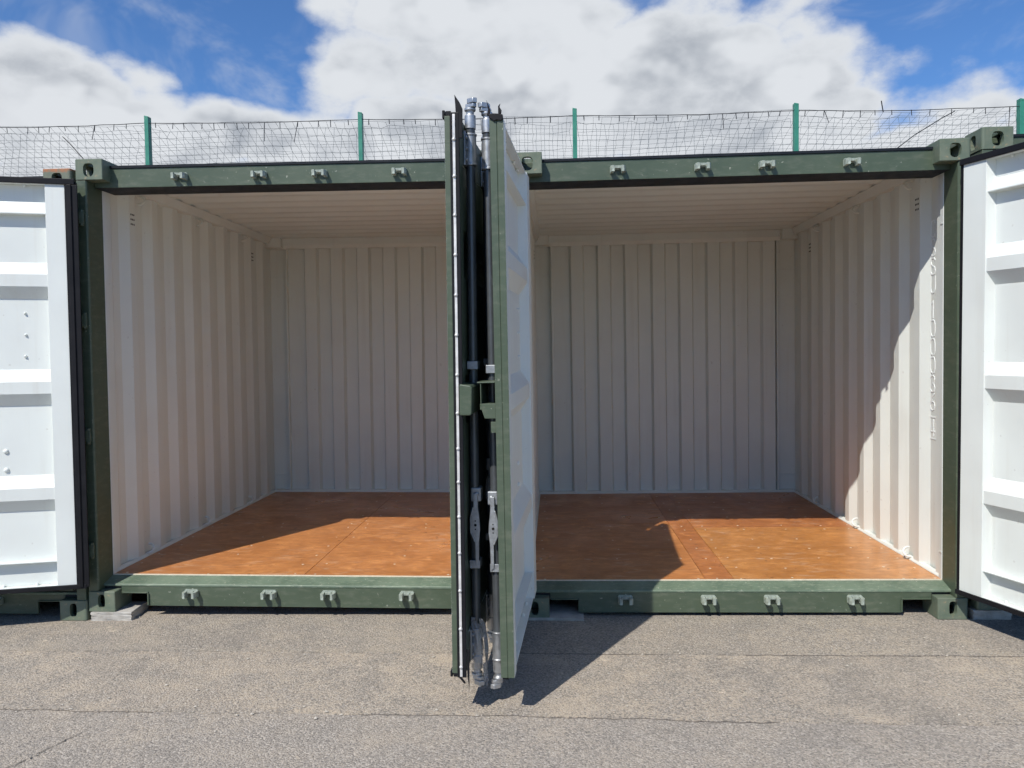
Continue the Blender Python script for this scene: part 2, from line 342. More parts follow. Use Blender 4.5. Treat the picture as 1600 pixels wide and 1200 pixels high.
def joint(edge, x0, x1, dz, w, seed, skip):
    rnd = random.Random(seed); vs = []; fs = []; x = x0; prev = False
    while x < x1:
        on = math.sin(x*2.1+seed)+.6*math.sin(x*5.3+seed*2) > skip
        if on:
            ww = w*rnd.uniform(.35, 1); y = edge(x)-.004+rnd.uniform(-.0015, .0015); vs += [(x, y-ww, gz(x)+dz), (x, y+.002, gz(x)+dz)]
            if prev: k = len(vs)-4; fs.append((k, k+2, k+3, k+1))
        prev = on; x += .02
    struct(MB().add(vs, fs).build('asphalt_joint', 'joint'))
joint(mid_edge, 2.45, 6.6, .0055, .0026, 3, -.9)
joint(near_edge, -1.2, 6.2, .0015, .0022, 8, -.2)
# loose grit
g = MB(); rnd = random.Random(11)
ico = [(0, 0, 1), (.9, 0, .1), (.25, .85, .05), (-.75, .5, .1), (-.7, -.55, .05), (.3, -.88, .1), (0, 0, -.6)]
icf = [(0, 1, 2), (0, 2, 3), (0, 3, 4), (0, 4, 5), (0, 5, 1), (6, 2, 1), (6, 3, 2), (6, 4, 3), (6, 5, 4), (6, 1, 5)]
spots = [(rnd.uniform(-.6, 5.8), rnd.choice([rnd.uniform(-2.0, -.1), -1.1+rnd.gauss(0, .06), -.5+rnd.gauss(0, .08), rnd.uniform(-.5, .05)]), abs(rnd.gauss(0, .0028))+.0015) for _ in range(1500)]
spots += [(.905, -.86, .011), (1.075, -.91, .010), (1.12, -.91, .008), (3.35, -.86, .006), (4.2, -.75, .007)]
for x, y, s in spots:
    a = rnd.uniform(0, 6); ca, sa = math.cos(a), math.sin(a); k = rnd.uniform(.6, 1.3)
    top = .008 if y > mid_edge(x) else .004 if y > near_edge(x) else 0
    g.add([(x+s*(p[0]*ca-p[1]*sa*k), y+s*(p[0]*sa+p[1]*ca*k), gz(x)+top+s*(.35+.55*p[2])) for p in ico], icf)
go = g.build('gravel', 'stone'); go['kind'] = 'stuff'; go['label'] = 'loose pale grit and small stones scattered over the asphalt'

# ------------------------------------------------------------------ container pieces
W, H, LEN = 2.438, 2.591, 2.991
FL = .176                                   # floor level
def boolean_casting(name, hw, hh, shield, mat):
    def tmp(bm):
        me = bpy.data.meshes.new('t'); bm.to_mesh(me); bm.free(); ob = bpy.data.objects.new('t', me); COL.objects.link(ob); return ob
    bm = bmesh.new(); bmesh.ops.create_cube(bm, size=1)
    for v in bm.verts: v.co = Vector(((v.co.x+.5)*.162, (v.co.y+.5)*.178, (v.co.z+.5)*.118))
    es = [e for e in bm.edges if all(abs(v.co.x) < 1e-6 and abs(v.co.y) < 1e-6 for v in e.verts)]
    bmesh.ops.bevel(bm, geom=es, offset=.014, segments=4, affect='EDGES', profile=.5)
    es = [e for e in bm.edges if e.calc_length() > .02 or True]
    bmesh.ops.bevel(bm, geom=[e for e in bm.edges if e.is_manifold and e.calc_face_angle(0) > 1.2], offset=.003, segments=1, affect='EDGES')
    base = tmp(bm); cut = []
    def prismcut(poly, ax, a, b):
        mb = MB().prism(poly, ax, a, b); me = bpy.data.meshes.new('c'); me.from_pydata(mb.v, [], mb.f); me.update()
        bm = bmesh.new(); bm.from_mesh(me); bmesh.ops.recalc_face_normals(bm, faces=bm.faces); return tmp(bm)
    def oval(cx, cy, w, h, n=20, sh=False):
        P = []
        for k in range(n):
            a = 2*math.pi*k/n; c, s_ = math.cos(a), math.sin(a)
            e = .62 if not sh or s_ > 0 else .8
            P.append((cx+w/2*math.copysign(abs(c)**e, c), cy+h/2*math.copysign(abs(s_)**e, s_)))
        return P
    cut.append(prismcut([(.03, .03), (.132, .03), (.132, .148), (.03, .148)], 'z', .026, .092))
    cut.append(prismcut(oval(.081, .056, hw, hh, sh=shield), 'y', -.02, .06))
    cut.append(prismcut(oval(.089, .056, .056, .076), 'x', -.02, .06))
    cut.append(prismcut(oval(.081, .089, .062, .118), 'z', .06, .14))
    for i, c in enumerate(cut):
        md = base.modifiers.new('b%d' % i, 'BOOLEAN'); md.operation = 'DIFFERENCE'; md.object = c; md.solver = 'EXACT'
    dg = bpy.context.evaluated_depsgraph_get(); dg.update()
    me = bpy.data.meshes.new_from_object(base.evaluated_get(dg)); me.name = name
    for ob in [base]+cut: bpy.data.objects.remove(ob)
    me.materials.clear(); me.materials.append(M[mat]); return me
CAST_T = boolean_casting('corner_casting_top', .062, .076, True, 'casting')
CAST_B = boolean_casting('corner_casting_bottom', .042, .078, False, 'casting')
CAST_R = CAST_T.copy(); CAST_R.materials.clear(); CAST_R.materials.append(M['rusty'])

def keeper_mesh():
    m = MB()
    m.prism([(-.041, -.022), (-.041, .012), (-.034, .020), (.034, .020), (.041, .012), (.041, -.022), (.022, -.022), (.018, -.004), (-.018, -.004), (-.022, -.022)], 'y', -.010, 0)
    for s in (-1, 1):
        P = [(s*.040, -.0102), (s*.041, -.040), (s*.033, -.054), (s*.020, -.055), (s*.017, -.046), (s*.024, -.034), (s*.022, -.0102)]
        m.prism(P, 'z', -.021, .012)
    m.box(-.0165, .0165, -.026, -.0102, .002, .013)
    return m.mesh('cam_keeper', 'keeper')
KEEP = keeper_mesh()
def ring_mesh():
    m = MB(); pts = []
    for k in range(13):
        a = math.pi*k/12; pts.append((.034*math.sin(a), .014*math.cos(a), -.004+.026*math.cos(a)))
    m.tube([(-.008, .014, .022)]+pts+[(-.008, -.014, -.030)], .0068, 8)
    return m.mesh('lashing_ring', 'white')
RING = ring_mesh()
def vent_mesh():
    m = MB()
    for i in range(3):
        for j in range(3):
            y = (i-1)*.017; z = (j-1)*.030; P = [(y+.0045*math.cos(a*math.pi/4), z+.0062*math.sin(a*math.pi/4)) for a in range(8)]
            m.prism(P, 'x', -.002, .0012)
    return m.mesh('vent', 'void')
VENT = vent_mesh()

def side_profile():
    """corrugated side wall along Y: (x inner side, y)"""
    P = []; p = .2775; y = .187-p
    ys = .12
    seg = [(.0, .052), (.070, .052), (.138, .016), (.210, .016)]
    while y < 2.86:
        for dy, x in seg:
            P.append((x, y+dy))
        y += p
    Q = [(.052, ys)] if False else []
    out = [(px, py) for px, py in P if ys <= py <= 2.86]
    return [(out[0][0], ys)]+out+[(.030, 2.90), (.030, 2.9375)]
SIDE = side_profile()

ACC = 1.155                                 # leaf width from the pin
ZB, ZT = .180, 2.437                        # leaf bottom and top
RIBS = (2.002, 1.406, .811)
def make_door(parent, side, angle, detail=True, strip=False, lockbox=None, torn=False, name='door', lip=True, small=True, yb=-.046, hinge_lip=True, sag=0.):
    s = 1 if side == 'left' else -1
    pin = (.040, -.010, 0) if s > 0 else (W-.040, -.010, 0)
    g, w = 0, 1
    m = MB(s)
    # stiles: slanted towards the panel on the inside
    iz0, iz1 = ZB, ZT
    m.prism([(.032, .0), (.182, .0), (.182, .007), (.166, .056), (.032, .056)], 'z', iz0, iz1, [g, g, g, g, w, w, g])
    m.prism([(ACC-.085, .012), (ACC-.085, 0), (ACC-.003, 0), (ACC-.003, .027), (ACC-.006, .028), (ACC-.006, .030), (ACC-.003, .031), (ACC-.003, .056), (ACC-.075, .056)], 'z', iz0, iz1, [g, g, g, g, g, g, g, g, g, w, w])
    # panel sheet between the stiles (inner white, outer green)
    prof = [(.007, ZT-.175)]
    for zt in RIBS: prof += [(.007, zt), (.051, zt-.068), (.051, zt-.135), (.007, zt-.203)]
    prof += [(.007, ZB+.145)]
    n = len(prof); x0, x1 = .1665, ACC-.0755
    m.add([(x0, y, z) for y, z in prof]+[(x1, y, z) for y, z in prof], [(i, i+1, n+i+1, n+i) for i in range(n-1)], w)
    m.add([(x0, y-.004, z) for y, z in prof]+[(x1, y-.004, z) for y, z in prof], [(i, n+i, n+i+1, i+1) for i in range(n-1)], g)
    # top rail: web, top flange, sloping ledge
    m.box(x0, x1, 0, .010, ZT-.11, ZT-.0065, [g, g, g, w, w, w]); m.box(x0, x1, 0, .050, ZT-.006, ZT, [w, g, g, w, w, w])
    m.prism([(.0, ZT-.1105), (.0105, ZT-.1), (.049, ZT-.165), (.049, ZT-.171), (.0, ZT-.176)], 'x', x0, x1, [w, w, g, w, w, w, g])
    # bottom rail
    m.box(x0, x1, 0, .010, ZB+.0065, ZB+.1395, [g, g, g, w, w, w]); m.box(x0, x1, 0, .050, ZB+.140, ZB+.146, w); m.box(x0, x1, 0, .050, ZB, ZB+.006, [g, w, g, w, w, w])
    d = m.build(name, ['green', 'white'], parent, bevel=.0025, loc=pin, rz=-R(angle) if s > 0 else R(angle))
    d.rotation_mode = 'ZYX'; d.rotation_mode = 'XYZ'; d.rotation_euler.y = R(sag)*s
    # rubber seal
    q = MB(s)
    if lip:
        q.box(.02, ACC-.004, .030, .052, ZT+.0005, ZT+.020); q.box(.014, ACC-.012, .0565, .067, ZT-.006, ZT+.026)
        q.box(.02, ACC-.004, .030, .052, ZB-.016, ZB-.0005); q.box(.014, ACC-.012, .0565, .067, ZB-.020, ZB+.006)
        q.box(.010, .0315, .028, .053, ZB-.010, ZT+.012)
        if hinge_lip: q.box(.000, .066, .0565, .065, ZB-.012, ZT-.0065); q.box(.030, .052, .0652, .072, ZB-.010, ZT-.0065)
    else:
        q.box(.034, ACC-.014, .004, .030, ZT+.0005, ZT+.012); q.box(.034, ACC-.014, .004, .030, ZB-.012, ZB-.0005); q.box(.014, .0315, .006, .030, ZB-.010, ZT+.010)
    if strip:
        q.box(ACC-.0025, ACC+.004, -.004, .034, ZB-.015, ZT+.012)
    gk = q.build('door_seal', 'rubber', d, bevel=.003)
    if torn:
        tears = []                        # torn lips of the seal at the corners of the leaf
        if strip:
            tears.append(MB(s).prism([(-.016, ZT-.09), (-.018, ZT+.024), (-.006, ZT+.050), (.014, ZT+.080), (.011, ZT+.040), (.008, ZT-.02), (-.003, ZT-.09)], 'x', ACC-.004, ACC+.003))
            tears.append(MB(s).prism([(-.014, ZB-.062), (-.016, ZB+.10), (-.005, ZB+.10), (-.006, ZB-.014)], 'x', ACC-.010, ACC-.004))
            tears.append(MB(s).prism([(.0, ZB-.036), (.016, ZB-.016), (.028, ZB-.016), (.006, ZB-.042)], 'x', ACC-.004, ACC+.003))
        else:
            tears.append(MB(s).prism([(.0, ZT+.002), (-.002, ZT+.016), (.012, ZT+.020), (.036, ZT+.018), (.054, ZT+.014), (.055, ZT-.004), (.047, ZT-.010), (.03, ZT-.006), (.018, ZT-.012), (.012, ZT-.004)], 'x', ACC-.012, ACC+.004))
            tears.append(MB(s).prism([(-.010, ZT+.010), (.002, ZT+.012), (.006, ZT+.032), (-.010, ZT+.074), (-.004, ZT+.036)], 'x', ACC-.004, ACC+.001))
            tears.append(MB(s).prism([(.036, ZT+.018), (.036, ZT+.048), (.046, ZT+.058), (.042, ZT+.044), (.050, ZT+.030), (.048, ZT+.016)], 'x', ACC-.004, ACC+.001))
        for t in tears: t.build('torn_seal', 'rubber', d, bevel=.002)
    if strip:
        a = MB(s); a.box(ACC+.0042, ACC+.0060, .0125, .0225, ZB-.01, ZT+.004); a.build('seal_strip', 'alu', d)
        rv = MB(s); z = ZB+.03
        while z < ZT:
            yy = .0175; rv.tube([(ACC+.0055, yy, z), (ACC+.009, yy, z), (ACC+.012, yy, z)], [.008, .007, .003], 8); z += .148+.012*math.sin(z*37)
        rv.build('rivets', 'alu', d, smooth=True)['kind'] = 'stuff'
    for z in (.36, 1.02, 1.68, 2.26):
        h = MB(s); h.tube([(0, 0, z-.045), (0, 0, z+.045)], .012, 10); h.box(.0, .05, -.012, -.0005, z-.034, z+.034); h.box(-.014, .013, -.004, .013, z-.034, z+.034)
        h.build('hinge', 'green', d, bevel=.002)
    if not detail: return d
    # bolts through the inner face
    bt = MB(s)
    for x, z, r in (((.30, 1.72, .006), (.30, 1.60, .006), (.305, 1.48, .0065)) if small else ())+((.42, .95, .011), (.42, .845, .011), (.92, 1.12, .008), (.92, 1.02, .008)):
        bt.tube([(x, .004, z), (x, .011, z), (x, .015, z), (x, .018, z)], [r*1.25, r*1.25, r, r*.5], 8)
    for x in (.28, .45, .8, .98):
        bt.tube([(x, .02, ZT-.007), (x, .02, ZT-.014), (x, .02, ZT-.02)], [.009, .009, .005], 8); bt.tube([(x, .022, ZB+.0065), (x, .022, ZB+.014), (x, .022, ZB+.02)], [.009, .009, .005], 8)
    bt.build('bolts', 'white', d, smooth=True)['kind'] = 'stuff'
    # locking bars
    for bi, xb in enumerate((ACC-.158, ACC-.617)):
        b = MB(s); b.tube([(xb, yb, ZB-.040), (xb, yb, ZT+.040)], .0195, 16)
        bar = b.build('locking_bar', 'bar', d, smooth=True)
        for z0, z1 in ((ZT-.165, ZT-.035), (ZB+.012, ZB+.138)):
            q = MB(s); q.tube([(xb, yb, z0), (xb, yb, z0+.008), (xb, yb, z0+.0085), (xb, yb, z1-.0085), (xb, yb, z1-.008), (xb, yb, z1)], [.0275, .0275, .0245, .0245, .0275, .0275], 16)
            q.box(xb-.020, xb+.020, yb, -.0085, z0+.002, z1-.002); q.box(xb-.046, xb+.046, -.008, -.0005, z0-.004, z1+.004)
            for bx in (-.034, .034):
                for bz in (z0+.02, (z0+z1)/2, z1-.02): q.tube([(xb+bx, -.008, bz), (xb+bx, -.015, bz)], .008, 6)
            q.build('bar_bracket', 'galv', d, smooth=True, bevel=.0015)
        for e, z in ((1, ZT+.04), (-1, ZB-.04)):     # cam heads
            q = MB(s); q.tube([(xb, yb, z-e*.055), (xb, yb, z), (xb, yb, z+e*.004), (xb, yb, z+e*.016), (xb, yb, z+e*.02), (xb, yb, z+e*.03)], [.0235, .0235, .016, .017, .024, .024], 14)
            q.prism([(xb-.034, yb+.012), (xb-.026, yb-.016), (xb-.004, yb-.020), (xb+.016, yb-.030), (xb+.030, yb-.018), (xb+.018, yb+.004), (xb+.010, yb+.018), (xb-.014, yb+.018)], 'z', z+e*.03, z+e*.046)
            q.prism([(xb-.010, yb+.014), (xb-.002, yb-.020), (xb+.026, yb-.034), (xb+.034, yb-.016), (xb+.016, yb+.010)], 'z', z+e*.046, z+e*.066)
            q.build('bar_cam', 'galv', d, smooth=True, bevel=.002)
        for z in (1.445, .60):
            q = MB(s); q.box(xb-.026, xb+.026, yb-.023, yb-.019, z-.017, z+.017); q.box(xb-.030, xb-.026, yb-.023, -.001, z-.017, z+.017); q.box(xb+.026, xb+.030, yb-.023, -.001, z-.017, z+.017)
            q.build('bar_guide', 'cast', d, bevel=.0015)
        # handle hanging down from its hub
        hz = .905 if bi == 0 else .96; q = MB(s)
        q.box(xb-.030, xb+.024, yb-.030, yb+.014, hz-.036, hz+.022); q.tube([(xb+.022, yb-.012, hz-.005), (xb+.034, yb-.012, hz-.005)], .011, 8)
        q.build('handle_hub', 'cast', d, bevel=.006)
        q = MB(s); hx = xb+.026; y0 = yb-.008
        poly = [(y0-.008, hz), (y0+.010, hz), (y0+.010, hz-.055), (y0+.022, hz-.10), (y0+.022, hz-.165), (y0+.004, hz-.205), (y0+.003, hz-.305), (y0-.011, hz-.315), (y0-.013, hz-.20), (y0-.018, hz-.155), (y0-.016, hz-.115), (y0-.009, hz-.06)]
        q.prism(poly, 'x', hx, hx+.009)
        for pts in ([(hx+.011, y0+.010, hz-.058), (hx+.011, y0+.021, hz-.102), (hx+.011, y0+.021, hz-.164), (hx+.011, y0+.004, hz-.204)],): q.tube(pts, .005, 6)
        hd = q.build('handle', 'cast', d, bevel=.002)
        q = MB(s)
        for dz, rr in ((-.135, .006), (-.117, .003), (-.153, .003)): q.tube([(hx+.0085, y0+.002, hz+dz), (hx+.0098, y0+.002, hz+dz)], rr, 10)
        q.build('handle_holes', 'void', d)
    if lockbox == 'closed':                       # torn wrapping left on the foot of the near bar
        q = MB(s); rnd = random.Random(5); xb = ACC-.158; rows = []
        for k, (z, r) in enumerate(((ZB+.185, .030), (ZB+.16, .034), (ZB+.10, .034), (ZB+.04, .036), (ZB-.01, .036), (ZB-.05, .034), (ZB-.085, .026), (ZB-.115, .020))):
            rows.append([(xb+(r+rnd.uniform(-.006, .006))*math.cos(j*math.pi/6), yb-.003*k+(r+rnd.uniform(-.007, .007))*math.sin(j*math.pi/6), z+rnd.uniform(-.010, .010)) for j in range(12)])
        vs = [p for r_ in rows for p in r_]; fs = [(k*12+j, k*12+(j+1) % 12, k*12+12+(j+1) % 12, k*12+12+j) for k in range(7) for j in range(12) if rnd.random() > .38]
        q.add(vs, fs); q.build('torn_wrapping', 'film', d)
    if lockbox == 'open':
        q = MB(s); x, z = ACC-.28, 1.51
        for pts in ([(0, 0), (.02, .022), (.028, -.004), (.05, .02)], [(.055, .004), (.062, .02), (.075, .006), (.088, .018)], [(.04, .05), (.052, .062), (.06, .05)], [(.0, -.015), (.012, -.004)]):
            q.tube([(x+u, .0075, z+w) for u, w in pts], .0012, 4)
        q.build('marker_scribble', 'ink', d)['kind'] = 'stuff'
    z = 1.315
    if lockbox == 'closed':
        q = MB(s); q.prism([(.006, z-.066), (-.036, z-.066), (-.042, z-.060), (-.045, z+.046), (-.039, z+.054), (.006, z+.060)], 'x', ACC-.20, ACC+.024)
        q.build('lock_box', 'green', d, bevel=.005)
    elif lockbox == 'open':
        q = MB(s); xa, xe = ACC-.19, ACC-.012
        q.box(xa, xe+.004, -.074, -.001, z+.078, z+.083); q.box(xa, xe, -.062, -.058, z-.03, z+.0775); q.box(xa, xa+.004, -.0575, -.001, z-.03, z+.0775)
        q.prism([(-.001, z-.066), (-.046, z-.066), (-.060, z-.022), (-.060, z-.0305), (-.064, z-.0305), (-.064, z-.006), (-.001, z-.006)][::1], 'x', xe-.05, xe)
        q.box(xe-.035, xe-.006, -.022, -.001, z-.125, z-.080); q.box(xe-.02, xe-.014, -.016, -.012, z-.0795, z-.067)
        q.build('lock_box', 'green', d, bevel=.0015)
    return d

STROKES = {
 'C': [[(.9, .82), (.78, .97), (.5, 1), (.2, .95), (.08, .75), (.08, .25), (.2, .05), (.5, 0), (.78, .03), (.9, .18)]],
 'S': [[(.88, .84), (.74, .97), (.48, 1), (.2, .95), (.1, .78), (.2, .60), (.5, .5), (.8, .40), (.9, .22), (.8, .05), (.5, 0), (.22, .03), (.1, .17)]],
 'U': [[(.08, 1), (.08, .22), (.22, .04), (.5, 0), (.78, .04), (.92, .22), (.92, 1)]],
 '1': [[(.25, .86), (.55, 1), (.55, 0)]],
 '0': [[(.5, 1), (.2, .94), (.08, .72), (.08, .28), (.2, .06), (.5, 0), (.8, .06), (.92, .28), (.92, .72), (.8, .94), (.5, 1)]],
 '3': [[(.12, .86), (.3, .98), (.55, 1), (.82, .92), (.88, .75), (.75, .58), (.45, .52), (.75, .46), (.92, .27), (.82, .07), (.5, 0), (.25, .03), (.08, .16)]],
 '6': [[(.8, 1), (.45, .8), (.16, .5), (.08, .28), (.2, .06), (.5, 0), (.8, .06), (.92, .27), (.8, .48), (.5, .54), (.22, .46), (.1, .3)]],
 '4': [[(.72, 0), (.72, 1), (.08, .28), (.95, .28)]],
}
def number_mesh(xw):
    """raised owner number, one sign below the other, on the right wall seen from inside"""
    m = MB(); zs = [2.179, 2.070, 1.962, 1.855, 1.711, 1.602, 1.494, 1.387, 1.278, 1.170, 1.019]
    ya, hw, hh = .376, .062, .096
    def line(P):                                # flat raised strokes about 8 mm wide, mitred by overlapping ends
        for i, ((y0, z0), (y1, z1)) in enumerate(zip(P, P[1:])):
            dy, dz = y1-y0, z1-z0; l = math.hypot(dy, dz) or 1; dy, dz = dy/l, dz/l; hw_ = .0037; e = .0022; t = .0016+.00006*(i % 5)
            Q = [(y0-dy*e-dz*hw_, z0-dz*e+dy*hw_), (y0-dy*e+dz*hw_, z0-dz*e-dy*hw_), (y1+dy*e+dz*hw_, z1+dz*e-dy*hw_), (y1+dy*e-dz*hw_, z1+dz*e+dy*hw_)]
            m.prism(Q, 'x', xw-t, xw+.001)
    for c, z in zip('CSSU1000364', zs):
        for st in STROKES[c]:
            line([(ya+hw*(.5-u), z-.008+hh*(v-.5)) for u, v in st])     # read from inside: right is towards the door
    z = zs[-1]-.008; a, b = hw*.72, hh*.66
    line([(ya-a, z-b), (ya+a, z-b), (ya+a, z+b), (ya-a, z+b), (ya-a, z-b)])
    return m.mesh('container_number', 'letters')

def make_container(name, label, loc, tilt=0, la=0, ra_=0, full=True, number=False, lkw={}, rkw={}, floor='A', rust_tr=False, cast_tl=True):
    c = bpy.data.objects.new(name, None); COL.objects.link(c); c.location = loc; c.rotation_euler = (0, tilt, 0); tag(c, label, 'container', 'shipping containers in the row')
    c.empty_display_size = .2
    # corner castings
    for ix in (0, 1):
        for iy in (0, 1):
            for iz in (0, 1):
                me = CAST_T if iz else CAST_B
                if rust_tr and ix and iz and not iy: me = CAST_R
                put('corner_casting', me, c, loc=(W*ix, LEN*iy, H-.118 if iz else .118), scale=(1-2*ix, 1-2*iy, 1 if iz else -1))
    # posts
    for sx, x0 in ((1, 0), (-1, W)):
        m = MB(sx)
        m.prism([(.004, .004), (.058, .004), (.064, .012), (.064, .158), (.004, .158)], 'z', .119, H-.119, 0)
        m.prism([(.030, .1585), (.0655, .1585), (.0655, .196), (.030, .196)], 'z', FL-.01, 2.49, 1)
        p = m.build('corner_post', ['green', 'white'], c, bevel=.003, loc=(x0, 0, 0))
        for zz in (2.17, .33):
            MB(sx).box(.0660, .0685, .160, .192, zz-.004, zz+.004).build('weld_seam', 'white', p)
        m = MB(sx)
        m.box(.004, .03, 2.946, LEN-.004, .119, H-.119, 0); m.box(.0305, .203, 2.942, LEN-.02, .12, H-.12, 1)
        m.box(.006, .192, 2.934, 2.9415, FL-.02, 2.5, 1); m.box(.190, .206, 2.880, 2.9335, FL+.02, 2.47, 1)
        p = m.build('rear_corner_post', ['green', 'white'], c, bevel=.003, loc=(x0, 0, 0))
        for zz in (2.20, .335): MB(sx).prism([(.034, 2.9337), (.186, 2.9337), (.186, 2.926), (.034, 2.922)], 'z', zz-.003, zz+.003).build('weld_seam', 'white', p)
        MB(sx).box(.020, .178, 2.804, 2.9335, 2.466, 2.557).build('gusset', 'white', p, bevel=.004)
    # front header
    m = MB(); m.box(.066, W-.066, .080, .285, 2.443, 2.553, [2, 0, 0, 0, 1, 0]); hd = m.build('door_header', ['green', 'white', 'trim_and_shade'], c, bevel=.003)  # green underside coloured near-black, its shade put into the colour
    MB().box(.014, W-.014, .1785, .2845, 2.474, 2.5525).build('header_return', 'green', hd)
    MB().box(.12, W-.12, .074, .29, 2.5535, 2.568).build('roof_edge', 'trim_and_shade', hd)
    MB().box(.066, W-.066, .286, .30, 2.45, 2.55).build('header_liner', 'white', c)
    # sill
    zb, zn = .020, .094; a, b = .168, .330
    poly = [(a, zn), (b, zn), (b, zb), (W-b, zb), (W-b, zn), (W-a, zn), (W-a, .1385), (a, .1385)]
    m = MB(); n = len(poly)
    m.add([(x, .060, z) for x, z in poly]+[(x, .070, z) for x, z in poly], [(0, 1, 6, 7), (1, 2, 3, 4, 5, 6)] if False else [(0, 1, 1+n, n), (1, 2, 2+n, 1+n), (2, 3, 3+n, 2+n), (3, 4, 4+n, 3+n), (4, 5, 5+n, 4+n)], 0)
    for x0_, x1_, z0_ in ((a, b, zn), (b, W-b, zb), (W-b, W-a, zn)):
        m.add([(x0_, .060, z0_), (x1_, .060, z0_), (x1_, .060, .1385), (x0_, .060, .1385)], [(0, 1, 2, 3)], 0)
        m.add([(x0_, .070, z0_), (x1_, .070, z0_), (x1_, .070, .1385), (x0_, .070, .1385)], [(3, 2, 1, 0)], 0)
    sl_ = m.build('door_sill', ['green'], c)
    MB().prism([(.057, .134), (.057, .1445), (.060, .1475), (.152, .1735), (.152, .150), (.072, .134)], 'x', .022, W-.022).build('sill_plate', 'sill', c, bevel=.002)
    for xa, xb_ in ((a+.004, b), (W-b, W-a-.004)):
        f = MB(); f.box(xa, xb_, .050, .0595, zn, zn+.008)
        e = xb_ if xa < 1 else xa; f.box(e-.004, e+.004, .050, .0595, zb+.004, zn-.0005)
        f.build('pocket_frame', 'green', sl_, bevel=.002)
    MB().box(.066, W-.066, .1525, .1605, .150, FL+.0025).build('threshold_strip', 'edge', c)
    # underframe
    m = MB()
    for y in [.42+.36*k for k in range(7)]: m.box(.06, W-.06, y, y+.045, .03, .1475)
    m.box(.05, W-.05, .072, .09, .1, .133)
    m.build('crossmembers', 'dark', c)['kind'] = 'stuff'
    m = MB()
    for sx in (0, 1):
        x0_, x1_ = (0.004, .05) if sx == 0 else (W-.05, W-.004)
        m.box(x0_, x1_, .18, LEN-.18, .03, .165)
    m.box(.164, W-.164, LEN-.06, LEN-.005, .02, .17); m.build('base_rails', 'green', c)
    # side walls
    for sx, x0_ in ((1, 0), (-1, W)):
        m = MB(sx); m.sheet([(x, y) for x, y in SIDE], 'z', FL-.01, 2.505, -.004, 0, 1, (1, 0))
        wl = m.build('side_wall', ['white', 'green'], c, loc=(x0_, 0, 0))
        m = MB(sx); m.box(.012, .072, .16, LEN-.14, 2.500, 2.556, [1, 1, 1, 1, 1, 0]); m.prism([(.0725, 2.556), (.0725, 2.503), (.098, 2.556)], 'y', .301, 2.80, 1)
        m.build('top_rail', ['green', 'white'], c, loc=(x0_, 0, 0), bevel=.003)
        m = MB(sx); m.prism([(.030, FL-.008), (.062, FL-.008), (.062, FL+.004), (.052, FL+.016), (.030, FL+.016)], 'y', .16, 2.885).build('floor_edge_strip', 'white', c, loc=(x0_, 0, 0))
        if full:
            if not (floor == 'B' and sx > 0):
             for y, zt, zb_ in ((.58, 2.475, .232), (1.40, 2.475, .232), (2.23, 2.475, .232)):
                put('lashing_ring', RING, c, smooth=True, loc=(x0_+sx*.06, y, zt-.005), scale=(sx, 1, 1)); put('lashing_ring', RING, c, loc=(x0_+sx*.058, y, zb_-.005), scale=(sx, 1, 1))
            for y in (.500, 2.44): put('vent', VENT, c, loc=(x0_+sx*.0525, y, 2.335), scale=(sx, 1, 1))
    # back wall
    P = [(.200, 2.922)]; x = .370
    while x+.125 < W-.2:
        P += [(x-.010, 2.922), (x+.008, 2.878), (x+.113, 2.878), (x+.131, 2.922)]; x += .2475
    P += [(W-.200, 2.922)]
    m = MB(); m.sheet(P, 'z', FL-.01, 2.475, .004, 0, 1, (0, 1)); m.build('back_wall', ['white', 'green'], c)
    m = MB(); m.prism([(2.860, 2.556), (2.860, 2.492), (2.876, 2.462), (2.96, 2.462), (2.96, 2.556)], 'x', .1, W-.1, [1, 1, 1, 1, 1, 0, 1]).build('rear_header', ['green', 'white'], c, bevel=.003)
    MB().prism([(2.866, FL-.004), (2.866, FL+.012), (2.874, FL+.020), (2.95, FL+.020), (2.95, FL-.004)], 'x', .06, W-.06).build('rear_sill', 'white', c)
    # roof
    P = [(.284, 2.5535)]; y = .33
    while y < 2.82:
        P += [(y, 2.553), (y+.055, 2.571), (y+.09, 2.571), (y+.145, 2.553)]; y += .209
    P += [(2.90, 2.553)]
    m = MB(); m.sheet(P, 'x', .03, W-.03, .004, 0, 1, (0, 1)); m.build('roof', ['white', 'green'], c)
    # cam keepers
    for x in (.578, 1.040, 1.388, 1.842):
        put('cam_keeper', KEEP, c, loc=(x, .0795, 2.500)); put('cam_keeper', KEEP, c, loc=(x+.012, .0595, .100))
    # plywood floor
    fy0, fy1 = .161, 2.866
    sheets = [(.062, 1.2175, fy0, fy1, 'ply'), (1.2205, W-.062, fy0, fy1, 'ply')] if floor == 'A' else \
             [(.062, 1.0585, fy0, 1.6185, 'ply'), (.062, 1.0585, 1.6215, fy1, 'ply'), (1.0615, 1.2205, fy0, fy1, 'plyred'), (1.2235, W-.062, fy0, 1.4685, 'ply2'), (1.2235, W-.062, 1.4715, fy1, 'plyred')]
    for x0_, x1_, y0_, y1_, mt in sheets:
        MB().box(0, x1_-x0_, 0, y1_-y0_, 0, .026).build('floor_panel', mt, c, bevel=.0012, loc=(x0_, y0_, FL-.026))
